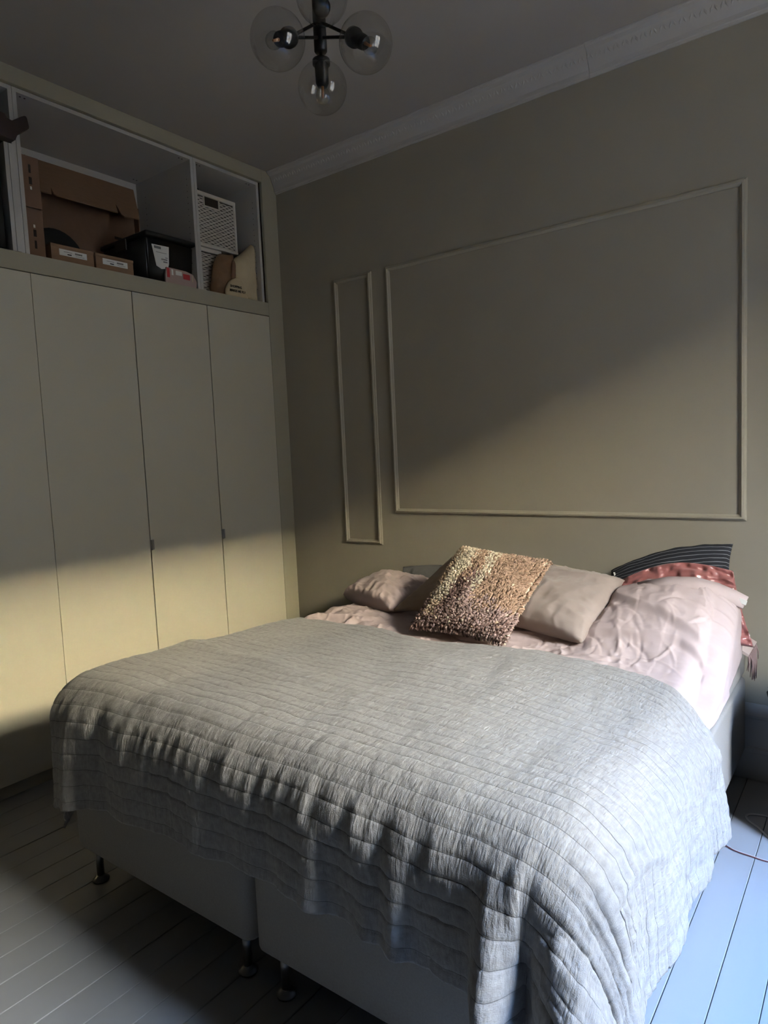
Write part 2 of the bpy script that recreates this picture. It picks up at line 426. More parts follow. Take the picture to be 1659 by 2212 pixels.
# ------------------------------------------------------------------ wardrobe
ZDT, ZOB, ZOT = 2.3047, 2.385, 3.0952
wd = thing('wardrobe', 'tall cream built-in wardrobe with flat doors covering the left wall', 'wardrobe', (0, -1.3, 0))
def wpart(name, x0, x1, y0, y1, z0, z1, m, bev=0.0, parent=wd):
    return box(name, x0, x1, y0+1.3 if parent is wd else y0, y1+1.3 if parent is wd else y1, z0, z1, m, parent, bev)
DB = 0.073
edges = [-2.561, -2.061, -1.561, -1.061, -0.5915, -0.1174]
gaps = [0.002, 0.003, 0.002, 0.005, 0.006, 0.0025]
for i in range(5):
    y0, y1 = edges[i]+gaps[i]/2, edges[i+1]-gaps[i+1]/2
    d = wpart('door', -0.019, 0.0, y0, y1, DB, ZDT-0.004, m_door, 0.001)
    if i in (3, 4):
        h = bmesh.new()
        yb = y0+1.3
        add_box(h, 0.0, 0.003, yb-0.004, yb+0.018, 0.995, 1.047, 0.0008, 1)
        add_box(h, 0.0, 0.018, yb-0.005, yb-0.002, 0.995, 1.047, 0.0008, 1)
        hh_ = bm_obj('handle', h, m_alu, d); hh_['label'] = 'small grey metal tab handle'
wpart('plinth', -0.064, -0.046, -2.6, -0.0, 0.0, DB+0.012, mat('plinth_paint', lin(176, 172, 160), 0.6))
wpart('carcass', -0.60, -0.024, -2.6, -0.13, DB+0.014, ZDT+0.03, m_gap)
wpart('filler_rail', -0.02, 0.0, -2.6, -0.1174, ZDT, ZOB-0.001, m_fill, 0.0008)
wpart('filler_rail', -0.02, 0.0, -2.6, -0.118, ZOT, ZC-0.0015, m_fill, 0.0006)
bm = bmesh.new()
poly = [(-0.1168, 0.0), (-0.0004, 0.0), (-0.0004, 3.049), (-0.008, 3.052), (-0.010, 3.062), (-0.016, 3.066), (-0.017, 3.081), (-0.025, 3.099), (-0.037, 3.124), (-0.049, 3.148), (-0.066, 3.157), (-0.0755, 3.164), (-0.0755, ZC-0.0015), (-0.1168, ZC-0.0015)]
prism(bm, [(a+1.3, b) for a, b in poly], 'x', -0.02, 0.0)
bm_obj('filler_stile', bm, m_fill, wd)

def open_unit(y0, y1, label):
    t = thing('open_cabinet', label, 'cabinet', (0, (y0+y1)/2, ZOB-0.015))
    hy = (y1-y0)/2-0.0008; H = ZOT-0.001-(ZOB-0.015); TH = 0.018; D = 0.53; X1 = -0.022
    box('side_panel', -D, X1, -hy, -hy+TH, 0, H, m_white, t, 0.0006)
    box('side_panel', -D, X1, hy-TH, hy, 0, H, m_white, t, 0.0006)
    box('top_panel', -D, X1-0.0005, -hy+TH, hy-TH, H-TH, H, m_white, t)
    box('bottom_panel', -D, X1-0.0005, -hy+TH, hy-TH, 0.0, TH, m_white, t)
    box('back_panel', -D, -D+0.006, -hy+TH, hy-TH, TH, H-TH, m_white, t)
    bm = bmesh.new()
    for sy, s in ((hy-TH, 1), (-hy+TH, -1)):
        for kx in (-0.06, -0.44):
            for q in range(17):
                lathe(bm, [(0, 0.0004), (0.0026, 0.0004), (0.0026, -0.001)], (kx, sy, 0.1+0.032*q), (0, -s, 0), 6)
        for kx in (-0.05, -0.47):
            for dy in (0.03, 0.05):
                lathe(bm, [(0, 0.0004), (0.0045, 0.0004), (0.0045, -0.001)], (kx, sy-s*dy, H-TH), (0, 0, -1), 8)
    o = bm_obj('drill_holes', bm, m_ink, t); o['kind'] = 'stuff'
    return t
open_unit(-2.5625, -1.5615, 'white open top cabinet cut off at the left edge, holding loose boards')
open_unit(-1.5615, -0.6065, 'wide white open top cabinet holding cardboard boxes and a black bin')
open_unit(-0.6065, -0.1255, 'narrow white open top cabinet holding wicker baskets and a tote bag')
ZS = ZOB+0.0032      # shelf surface inside the open cabinets

# ---- contents of the open cabinets
def carton(name, label, x0, x1, y0, y1, z0, z1, m, group=None, bev=0.002):
    t = thing(name, label, 'box', (x1, (y0+y1)/2, z0), group)
    hy = (y1-y0)/2
    box('box_body', x0-x1, 0, -hy, hy, 0, (z1-z0)*0.985, m, t, bev)
    return t
# two end-on boxes stacked at the left
for z0, z1, lab, ly in ((ZS, 2.606, 'slim brown cardboard box standing on edge, lower of the two at the left divider', 1), (2.6075, 2.832, 'slim brown cardboard box standing on edge, upper of the two at the left divider', -1)):
    t = carton('cardboard_box', lab, -0.40, -0.045, -1.536, -1.458, z0, z1, m_card2, 'slim boxes stacked on edge')
    h = z1-z0
    for k_, (a, b, w) in enumerate(((0.18, 0.34, 0.010), (0.42, 0.56, 0.014), (0.60, 0.66, 0.008))):
        zz = (a, b) if ly > 0 else (1-b, 1-a)
        box('printed_mark', 0.0, 0.0006, -0.004-w/2, -0.004+w/2, zz[0]*h, zz[1]*h, m_ink if k_ < 2 else m_paper, t)
    box('flap_seam', 0.0, 0.0008, -0.0375, -0.035, 0.004, h*0.97, m_gap, t)
# big carton lying open: back panel, floor, sides and a hanging flap with notches
t = thing('cardboard_carton', 'large open cardboard carton with hanging notched flap at the back of the wide cabinet', 'box', (-0.5, -0.96, ZS))
bm = bmesh.new(); add_box(bm, 0.0, 0.006, -0.37, 0.29, 0.0, 0.63); bm_obj('back_panel', bm, m_card2, t)
bm = bmesh.new(); add_box(bm, 0.006, 0.285, -0.37, 0.0, 0.0, 0.006); bm_obj('bottom_panel', bm, m_card2, t)
bm = bmesh.new(); add_box(bm, 0.006, 0.10, -0.376, -0.370, 0.0, 0.60); bm_obj('side_panel', bm, m_card2, t)
bm = bmesh.new(); add_box(bm, 0.006, 0.05, 0.284, 0.29, 0.006, 0.52); bm_obj('side_panel', bm, m_card2, t)
bm = bmesh.new()
fp = [(-0.37, 0), (-0.37, 1), (-0.236, 1), (-0.232, 0.80), (-0.222, 0.97), (-0.21, 1.0), (0.130, 1.0), (0.132, 0.72), (0.150, 1.02), (0.166, 1.08), (0.262, 1.02), (0.29, 0)]
A = []; B = []
for a, b in fp:
    p = Vector((0.008+0.15*b, a-0.05*b, 0.632-0.215*b)); A.append(bm.verts.new(p)); B.append(bm.verts.new(p+Vector((0.005, 0, 0.0035))))
nn = len(fp)
for i in range(nn): bm.faces.new((A[i], A[(i+1) % nn], B[(i+1) % nn], B[i]))
bm.faces.new(A[::-1]); bm.faces.new(B)
f_ = bm_obj('flap', bm, m_card, t)
for q in range(5):
    box('printed_mark', 0.0062, 0.0068, 0.15, 0.15+[0.05, 0.09, 0.10, 0.07, 0.10][q], 0.33-0.028*q, 0.345-0.028*q, m_ink, t)
# black round object in the carton
bm = bmesh.new(); pts = []
for q in range(25):
    a = math.radians(-38+256*q/24); pts.append((0.152*math.cos(a), 0.152*math.sin(a)))
zmin = min(p[1] for p in pts)
prism(bm, pts, 'x', -0.09, 0.0)
bmesh.ops.bevel(bm, geom=[e for e in bm.edges if abs(e.verts[0].co.x-e.verts[1].co.x) < 1e-6 and e.verts[0].co.x > -0.01], offset=0.012, segments=3, affect='EDGES')
o = bm_obj('round_case', bm, m_blackmatt, None); o.location = (-0.33, -1.245, ZS+0.0075-zmin)
tag(o, 'black round-topped case standing inside the open cardboard carton', 'case')
# two flat boxes with white address labels at the front
for y0, y1, lab in ((-1.440, -1.232, 'flat brown cardboard box with white label, left of the two at the shelf front'), (-1.222, -1.018, 'flat brown cardboard box with white label, right of the two beside the black bin')):
    t = carton('cardboard_box', lab, -0.20, -0.032, y0, y1, ZS, 2.464, m_card, 'flat labelled boxes')
    hy = (y1-y0)/2
    box('lid', -0.168, 0.0012, -hy-0.0012, hy+0.0012, 0.064, 0.077, m_card, t, 0.001)
    lb = box('address_label', 0.0, 0.0016, -0.066, 0.068, 0.030, 0.058, m_paper, t)
    box('barcode', 0.0016, 0.0020, -0.028, -0.008, 0.035, 0.040, m_ink, lb)
    for q in range(9): box('barcode', 0.0016, 0.0020, 0.010+0.004*q, 0.0125+0.004*q, 0.043, 0.051, m_ink, lb)
    box('printed_line', 0.0016, 0.0020, -0.045, -0.005, 0.047, 0.0485, m_ink, lb); box('printed_line', 0.0016, 0.0020, 0.012, 0.055, 0.036, 0.0372, m_ink, lb)
# black storage bin
t = thing('storage_bin', 'black plastic storage bin with lid and crumpled white label beside the divider', 'bin', (-0.030, -0.7845, ZS))
t.rotation_euler = (0, 0, 0)
bm = bmesh.new()
def frus(bm, w0, d0, w1, d1, z0, z1, cx=-0.2):
    V0 = [bm.verts.new((cx+a*d0/2, b*w0/2, z0)) for a, b in ((-1, -1), (1, -1), (1, 1), (-1, 1))]
    V1 = [bm.verts.new((cx+a*d1/2, b*w1/2, z1)) for a, b in ((-1, -1), (1, -1), (1, 1), (-1, 1))]
    for i in range(4): bm.faces.new((V0[i], V0[(i+1) % 4], V1[(i+1) % 4], V1[i]))
    bm.faces.new(V0[::-1]); bm.faces.new(V1)
frus(bm, 0.285, 0.37, 0.300, 0.40, 0.0, 0.225)
bmesh.ops.bevel(bm, geom=bm.edges[:], offset=0.012, segments=3, affect='EDGES')
bm_obj('bin_body', bm, m_black, t, True)
box('lid', -0.412, 0.014, -0.158, 0.157, 0.222, 0.248, m_black, t, 0.009, 3, True)
box('lid_clip', -0.26, -0.16, -0.163, -0.155, 0.18, 0.236, m_black, t, 0.002)
bm = bmesh.new()
lp = [(-0.118, 0.186), (-0.012, 0.190), (-0.016, 0.10), (-0.022, 0.078), (-0.06, 0.070), (-0.092, 0.082)]
xs = lambda z: -0.0137+0.0150*(z/0.225)
A = [bm.verts.new((xs(b)+0.0005, a, b)) for a, b in lp]; B = [bm.verts.new((xs(b)+0.0030+0.002*math.sin(40*a+90*b), a, b)) for a, b in lp]
for i in range(6): bm.faces.new((A[i], A[(i+1) % 6], B[(i+1) % 6], B[i]))
bm.faces.new(A[::-1]); bm.faces.new(B)
lb = bm_obj('paper_label', bm, m_paper, t)
for a, b, c, d in ((-0.104, -0.064, 0.168, 0.180), (-0.094, -0.030, 0.150, 0.1515), (-0.062, -0.026, 0.116, 0.122), (-0.05, -0.026, 0.104, 0.110), (-0.038, -0.024, 0.128, 0.131)):
    box('printed_line', xs(c)+0.0045, xs(c)+0.0062, a, b, c, d, mat('grey_ink', lin(120, 120, 118), 0.8), lb)
# printed pink pack in front of the bin
t = thing('magazine', 'pink and white printed pack lying at the foot of the black bin', 'magazine', (-0.022, -0.70, ZS))
bm = bmesh.new(); prism(bm, [(-0.135, 0.0), (0.062, 0.0), (0.068, 0.034), (0.044, 0.070), (0.0, 0.080), (-0.125, 0.082), (-0.135, 0.04)], 'x', -0.010, 0.0)
bm_obj('pages', bm, m_pinkp, t)
for a, b, c, d, m in ((-0.125, -0.108, 0.03, 0.078, m_red), (-0.022, 0.022, 0.036, 0.064, m_red), (-0.096, -0.085, 0.045, 0.075, m_paper), (-0.07, -0.03, 0.05, 0.072, m_paper), (0.036, 0.042, 0.03, 0.064, m_canvas)):
    box('printed_patch', 0.0, 0.0012, a, b, c, d, m, t)

# wicker baskets
def basket(label, y0, y1, z0, z1, x1, handle):
    t = thing('wicker_basket', label, 'basket', (x1, (y0+y1)/2, z0), 'white wicker baskets')
    hy = (y1-y0)/2; H = z1-z0; D = 0.30
    bm = bmesh.new(); add_box(bm, -D, -0.008, -hy+0.006, hy-0.006, 0.004, H-0.02)
    bm_obj('dark_filling', bm, m_wickerin, t)  # solid block behind the weave, coloured dark for the shade inside
    for a, b in ((0, 0.016), (H-0.022, H)):
        r_ = box('rim', -D-0.002, 0.003, -hy-0.002, hy+0.002, a, b, m_wicker, t, 0.004)
    for s in (-1, 1):
        box('corner_post', -0.014, 0.002, s*(hy-0.006)-0.007, s*(hy-0.006)+0.007, 0.01, H-0.01, m_wicker, t, 0.003)
    bm = bmesh.new(); rows = int((H-0.04)/0.0105); sp_ = 0.021; ns = int((2*hy-0.02)/sp_)
    for r_ in range(rows):
        z = 0.02+r_*0.0105; pts = []
        for q in range(ns*4+1):
            y = -hy+0.008+q*(2*hy-0.016)/(ns*4)
            pts.append(Vector((-0.004+0.0035*math.sin(math.pi*q/4*1.0+math.pi*(r_ % 2)), y, z+0.0012*vnoise(y*60, r_*3.1)) ))
        run = []
        for p in pts:
            if handle and H-0.075 < p.z < H-0.035 and -0.055 < p.y < 0.055:
                if len(run) > 1: tube(bm, run, 0.0038, 4)
                run = []
            else: run.append(p)
        if len(run) > 1: tube(bm, run, 0.0038, 4)
    for r_ in range(rows):
        z = 0.02+r_*0.0105; pts = []
        for q in range(25):
            xx = -D+0.01+q*(D-0.02)/24
            pts.append(Vector((xx, hy-0.004+0.003*math.sin(math.pi*q/2+math.pi*(r_ % 2)), z)))
        tube(bm, pts, 0.0036, 4)
    o = bm_obj('weave', bm, m_wicker, t); o['kind'] = 'stuff'
    if handle:
        bm = bmesh.new()
        for a, b, c, d in ((-0.058, -0.052, H-0.078, H-0.022), (0.052, 0.058, H-0.078, H-0.022), (-0.058, 0.058, H-0.080, H-0.073)): add_box(bm, -0.009, 0.001, a, b, c, d)
        bm_obj('handle_frame', bm, m_wicker, t)
        box('handle_slot_shade', -0.0075, -0.006, -0.052, 0.052, H-0.074, H-0.022, m_ink, t)  # dark plate across the slot; the shade inside is its colour
    return t
basket('white wicker basket with handle slot, upper of the two stacked', -0.570, -0.212, 2.677, 2.985, -0.14, True)
basket('white wicker basket partly hidden by the brown bag, lower of the two', -0.580, -0.335, ZS, 2.674, -0.15, False)
# cord lying on top of the basket
bm = bmesh.new(); tube(bm, [(-0.18, -0.55, 2.988), (-0.17, -0.52, 3.000), (-0.165, -0.49, 3.012), (-0.17, -0.46, 3.006), (-0.19, -0.43, 2.990)], 0.003, 6)
tag(bm_obj('cord', bm, m_black, None, True), 'short black cord on top of the upper wicker basket', 'cord')

def blob(name, outline, x_mid, depth, material, label=None, cat=None, seed=1, n=48, parent=None, wr=0.004):
    """soft bag: closed outline in (y, z) puffed along x on both sides"""
    P = [Vector(p) for p in outline]; m_ = len(P); res = []
    for i in range(m_):
        p0, p1, p2, p3 = P[i-1], P[i], P[(i+1) % m_], P[(i+2) % m_]
        for q in range(6):
            t_ = q/6.0
            res.append(0.5*((2*p1)+(-p0+p2)*t_+(2*p0-5*p1+4*p2-p3)*t_*t_+(-p0+3*p1-3*p2+p3)*t_**3))
    c = sum(res, Vector((0, 0)))/len(res); R = 12; bm = bmesh.new(); N = len(res)
    def ring(s, side):
        out = []
        for p in res:
            d = c+(p-c)*s; h = depth*(max(0, 1-s**2.6))**0.6
            h += wr*float(fbm(d.x*14, d.y*14, seed))*min(1, (1-s)*4)*2
            out.append(bm.verts.new((x_mid+side*h, min(d.x, -0.1475), max(d.y, ZS+0.0006))))
        return out
    edge = ring(1.0, 0)
    for side in (1, -1):
        prev = edge
        for q in range(1, R):
            cur = ring(1-q/R, side)
            for i in range(N): bm.faces.new((prev[i], prev[(i+1) % N], cur[(i+1) % N], cur[i]))
            prev = cur
        cv = bm.verts.new((x_mid+side*depth, c.x, c.y))
        for i in range(N): bm.faces.new((prev[i], prev[(i+1) % N], cv))
    o = bm_obj(name, bm, material, parent, True)
    if label: tag(o, label, cat)
    return o
ta = thing('tote_bag', 'cream canvas tote bag slumped in the narrow cabinet below the baskets', 'bag', (-0.08, -0.2, ZS))
b_ = blob('bag_body', [(-0.300, ZS+0.002), (-0.16, ZS), (-0.149, ZS+0.005), (-0.150, 2.55), (-0.150, 2.68), (-0.158, 2.735), (-0.20, 2.705), (-0.27, 2.648), (-0.312, 2.615), (-0.325, 2.54)], -0.075, 0.05, m_canvas, seed=4, wr=0.006)
keep(b_, ta); b_.location = (0.08, 0.2, -ZS)
bb = thing('paper_bag', 'crumpled brown bag beside the tote, in front of the lower basket', 'bag', (-0.10, -0.39, ZS))
b_ = blob('bag_body', [(-0.455, ZS+0.001), (-0.335, ZS), (-0.332, 2.50), (-0.30, 2.60), (-0.285, 2.655), (-0.34, 2.650), (-0.40, 2.635), (-0.435, 2.575), (-0.458, 2.49)], -0.105, 0.040, m_brown, seed=9, wr=0.012)
keep(b_, bb); b_.location = (0.10, 0.39, -ZS)
b_ = blob('strap', [(-0.37, 2.44), (-0.345, 2.42), (-0.31, 2.52), (-0.31, 2.60), (-0.335, 2.60), (-0.345, 2.52)], -0.062, 0.010, m_card2, seed=2)
keep(b_, bb); b_.location = (0.10, 0.39, -ZS)
# lettering on the tote's lower fold
fold = blob('lower_fold', [(-0.405, ZS+0.001), (-0.27, ZS+0.0005), (-0.235, ZS+0.006), (-0.245, 2.478), (-0.30, 2.51), (-0.385, 2.47)], -0.050, 0.018, m_canvas, seed=5, wr=0.002)
keep(fold, ta); fold.location = (0.08, 0.2, -ZS)
def text_part(body, size, loc, parent, m):
    cu = bpy.data.curves.new('lettering', 'FONT'); cu.body = body; cu.size = size; cu.extrude = 0.0004; cu.offset = 0.0006
    tmp = bpy.data.objects.new('lettering_tmp', cu); COL.objects.link(tmp)
    bpy.context.view_layer.update()
    me = bpy.data.meshes.new_from_object(tmp.evaluated_get(bpy.context.evaluated_depsgraph_get()))
    bpy.data.objects.remove(tmp); bpy.data.curves.remove(cu)
    me.materials.clear(); me.materials.append(m); me.name = 'lettering'
    o = bpy.data.objects.new('lettering', me); link(o, parent)
    o.rotation_euler = (math.pi/2, 0, math.pi/2); o.location = loc
    return o
text_part('SHOPPING', 0.0185, (0.0495, -0.186, 0.054), ta, m_ink)
text_part('MAKES ME FLY', 0.0185, (0.0495, -0.190, 0.030), ta, m_ink)

# loose boards, dark wood and black case in the left cabinet
for y0, y1, lab in ((-1.6215, -1.6035, 'loose white board standing on edge, left of the two'), (-1.602, -1.584, 'loose white board standing on edge, right of the two against the side')):
    tag(box('loose_shelf_board', -0.40, -0.010, y0, y1, ZS, 2.842, m_white, None, 0.0008), lab, 'board', 'loose boards')
t = thing('wooden_stand', 'dark brown wooden piece with notched end lying on the loose white boards', 'wooden object', (-0.02, -1.6, 2.843))
bm = bmesh.new(); poly = [(-0.12, 0.105), (-0.022, 0.100), (-0.020, 0.080), (0.004, 0.076), (0.045, 0.110), (0.063, 0.121), (0.070, 0.116), (0.077, 0.075), (0.071, 0.066), (0.020, 0.030), (0.012, 0.001), (-0.12, 0.0005)]
prism(bm, poly, 'x', 0.0005, 0.050); bmesh.ops.bevel(bm, geom=bm.edges[:], offset=0.003, segments=2, affect='EDGES')
bm_obj('head', bm, m_wood, t)
box('rail', -0.24, -0.032, -0.11, 0.010, 0.0006, 0.045, m_wood, t, 0.003)
bm = bmesh.new(); add_box(bm, -0.40, -0.02, -2.20, -1.640, ZS, 2.836, 0.01, 3)
tag(bm_obj('case', bm, m_blackmatt, None, True), 'black case filling the left cabinet behind the loose boards', 'case')

# ------------------------------------------------------------------ bed
def bed_base(x0, x1, label):
    t = thing('bed_base', label, 'bed base', ((x0+x1)/2, -1.0, 0), 'box spring bases')
    hw_ = (x1-x0)/2; H0, H1 = 0.130, 0.445
    bm = bmesh.new(); r = bmesh.ops.create_cube(bm, size=1.0)
    for v in bm.verts: v.co = Vector((v.co.x*(x1-x0), v.co.y*1.97+0.0, (H0+H1)/2+v.co.z*(H1-H0)))
    es = [e for e in bm.edges if abs(e.verts[0].co.z-e.verts[1].co.z) > 0.1]
    bmesh.ops.bevel(bm, geom=es, offset=0.035, segments=5, profile=0.5, affect='EDGES')
    es = [e for e in bm.edges if abs(e.verts[0].co.z-e.verts[1].co.z) < 1e-4 and len(e.link_faces) == 2 and abs(e.link_faces[0].normal.z-e.link_faces[1].normal.z) > 0.5]
    bmesh.ops.bevel(bm, geom=es, offset=0.014, segments=3, profile=0.5, affect='EDGES')
    bm_obj('upholstery', bm, m_base, t, True)
    bm = bmesh.new(); tube(bm, [(-hw_+0.04, -0.986, H1-0.004), (hw_-0.04, -0.986, H1-0.004)], 0.004, 6); bm_obj('piping', bm, m_base, t, True)
    for sx_ in (-1, 1):
        for y in (-0.94, 0.90):
            bm = bmesh.new(); lathe(bm, [(0, 0.128), (0.0125, 0.128), (0.0125, 0.010), (0, 0.010)], (sx_*(hw_-0.068), y, 0.006), (0, 0, 1), 16)
            l = bm_obj('leg', bm, m_metal, t, True)
            bm = bmesh.new(); lathe(bm, [(0, 0.0), (0.027, 0.0), (0.028, 0.005), (0.0145, 0.018), (0.0125, 0.020), (0, 0.02)], (sx_*(hw_-0.068), y, 0.0005), (0, 0, 1), 20)
            bm_obj('foot', bm, m_metal, l, True)
    return t
bed_base(0.795, 1.685, 'pale upholstered box spring base on steel legs, on the wardrobe side')
bed_base(1.700, 2.590, 'pale upholstered box spring base on steel legs, on the right side')
mt = thing('mattress', 'pale mattress lying across both bed bases under the bedding', 'mattress', (1.69, -1.0, 0.446))
bm = bmesh.new(); add_box(bm, -0.898, 0.898, -0.98, 0.985, 0, 0.165, 0.035, 4); bm_obj('mattress_body', bm, m_matt, mt, True)
bm = bmesh.new(); tube(bm, [(-0.88, -0.982, 0.135), (0.88, -0.982, 0.135), (0.899, -0.95, 0.135), (0.899, 0.97, 0.135)], 0.004, 6); bm_obj('piping', bm, m_matt, mt, True)

# ---- coverlet draped over the foot end
def interp(x, xs_, ys_): return np.interp(x, xs_, ys_)
def top_h(x, y):
    hy = interp(y, [-2.1, -1.95, -1.80, -1.70, -1.58, -1.45, -1.30, -1.10, -0.95, -0.80], [0.735, 0.737, 0.738, 0.732, 0.724, 0.712, 0.700, 0.698, 0.694, 0.682])
    # soft crest across the bed where the duvet ends below
    yc = -1.52-0.10*(x-0.8)
    hy = hy+0.012*np.exp(-((y-yc-0.04)/0.05)**2)*sstep(x, 2.2, 1.0)
    hy = hy+0.018*fbm(x*1.7+3, y*2.0, 5, 2)+0.006*fbm(x*6, y*5, 8, 2)
    hy = hy-0.03*sstep(x, 2.1, 2.55)
    return hy
def cloth_to_world(S, Tt, yline):
    RF, RL, RR = 0.15, 0.085, 0.17
    xl, xr, yf = 0.765+RL, 2.665-RR, -2.045+RF
    y = yline-Tt
    ar = np.maximum(0, S-xr); al = np.maximum(0, xl-S); b = np.maximum(0, yf-y)
    a = ar-al
    r = np.hypot(a, b); rr_ = np.where(r > 1e-9, r, 1)
    dx, dy = a/rr_, -b/rr_
    th = np.arctan2(b, np.abs(a)+1e-9)
    Rx = np.where(a >= 0, RR, RL)
    R = 1/np.maximum(1e-6, (np.cos(th)**2)/Rx+(np.sin(th)**2)/RF)
    ph = np.clip(r/R, 0, math.pi/2)
    rest = np.maximum(0, r-R*math.pi/2)
    flare = 0.06+0.34*np.sin(2*th)**2*(r > 0)
    out = R*np.sin(ph)+rest*flare
    down = R*(1-np.cos(ph))+rest*np.sqrt(1-flare**2)
    hang = sstep(down, 0.04, 0.34)
    front = sstep(th, 0.5, 1.2)*hang
    xx = S
    F = np.zeros_like(S)
    for c, w, am in ((0.95, 0.05, 0.026), (1.12, 0.06, -0.014), (1.30, 0.05, 0.006), (1.58, 0.055, 0.016), (1.70, 0.05, -0.010), (1.93, 0.05, 0.016), (2.00, 0.03, 0.020), (2.07, 0.04, -0.012), (2.16, 0.028, 0.018), (2.235, 0.026, 0.026), (2.31, 0.045, -0.014), (2.465, 0.034, 0.092), (2.56, 0.05, -0.030)):
        F = F+am*np.exp(-((xx-c-0.05*(down-0.2))/w)**2)
    F = F+0.010*fbm(xx*9, Tt*2.0, 31, 3)
    side = sstep(th, 1.1, 0.4)*hang*(a > 0)
    G = 0.010*np.sin(Tt*17+1.2)+0.012*fbm(Tt*7, S*2, 41, 3)
    lside = sstep(th, 1.1, 0.4)*hang*(a < 0)
    corner = np.sin(2*th)**2*sstep(r, 0.12, 0.5)
    out = out+front*F+side*G+lside*(0.012*np.sin(Tt*15)+0.055*np.exp(-((Tt-1.27)/0.13)**2))+corner*0.025*np.cos(6*th)-corner*(a < 0)*0.20
    X = np.clip(S, xl, xr)+dx*out
    Y = np.maximum(y, yf)+dy*out
    H = top_h(np.clip(S, xl, xr), np.maximum(y, yf))
    Z = H-down
    return X, Y, Z, down
S1 = np.arange(0.490, 2.985, 0.0075); T1 = np.arange(0, 1.500, 0.0045)
Sg, Tg = np.meshgrid(S1, T1)
yh = interp(Sg, [0.4, 0.79, 1.15, 1.56, 1.9, 2.26, 2.42, 2.52, 2.62, 2.72, 2.95], [-0.86, -0.845, -0.845, -0.935, -0.86, -0.83, -0.865, -0.94, -1.03, -1.04, -1.01])
w_ = sstep(Tg, 0, 0.5)
yl = yh*(1-w_)+(-0.86)*w_
tend = 1.0+0.030*fbm(Sg*3, Sg*0, 3, 2)/1.5
short = interp(Sg, [0.4, 0.75, 0.95, 1.05, 1.2, 1.3, 1.45, 1.6, 1.75, 1.9, 2.1, 2.2, 2.3, 2.4, 2.5, 2.7, 3.0], [-0.07, -0.05, -0.012, 0.0, 0.02, 0.035, 0.05, 0.045, 0.055, 0.062, 0.057, 0.052, 0.038, 0.05, 0.03, 0.0, 0.0])
Tw = Tg-short*sstep(Tg, 0.9, 1.5)
X, Y, Z, dn = cloth_to_world(Sg, Tw, yl)
# quilting relief along the surface normal
def normals(X, Y, Z):
    P = np.stack([X, Y, Z], -1); du = np.gradient(P, axis=1); dv = np.gradient(P, axis=0)
    n = np.cross(dv, du); n /= np.linalg.norm(n, axis=-1, keepdims=True)+1e-12
    return n
N = normals(X, Y, Z)
if N[60, 150, 2] < 0: N = -N
q = np.abs(((Tg/QS) % 1.0)-0.5)*2       # 1 at stitch line
puff = 0.0006*(1-q**2.2)-0.0014*np.exp(-((1-q)*QS/2/0.0026)**2)
crk = 0.0016*ridge(Sg*46, Tg*11, 51, 2)*(1-q**4)+0.0035*fbm(Sg*16, Tg*9, 61, 3)
side_ = sstep(Sg, 2.50, 2.70)
crk = crk+0.0030*side_*ridge(Tg*34+0.4*fbm(Sg*5, Tg*5, 3, 2), Sg*4, 95, 2)
diag = ridge((Sg+Tg*0.9)*7, (Sg-Tg)*3.0, 71, 2)
crk = crk+0.006*np.maximum(0, diag-0.35)*np.exp(-((Sg-1.95)/0.35)**2-((Tg-0.33)/0.28)**2)
crk = crk+0.0035*sstep(dn, 0.05, 0.2)*ridge(Sg*26, Tg*5, 81, 2)+0.010*sstep(dn, 0.02, 0.10)*sstep(dn, 0.30, 0.12)*ridge(Sg*11+0.6*Tg, Tg*2.2, 91, 2)
D_ = puff+crk
X, Y, Z = X+N[..., 0]*D_, Y+N[..., 1]*D_, Z+N[..., 2]*D_
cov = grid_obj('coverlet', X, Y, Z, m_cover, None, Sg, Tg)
md = cov.modifiers.new('thickness', 'SOLIDIFY'); md.thickness = 0.006; md.offset = -1.0
tag(cov, 'large grey quilted linen coverlet spread over the foot of the bed', 'bedspread')
COV = (Sg, Tg)

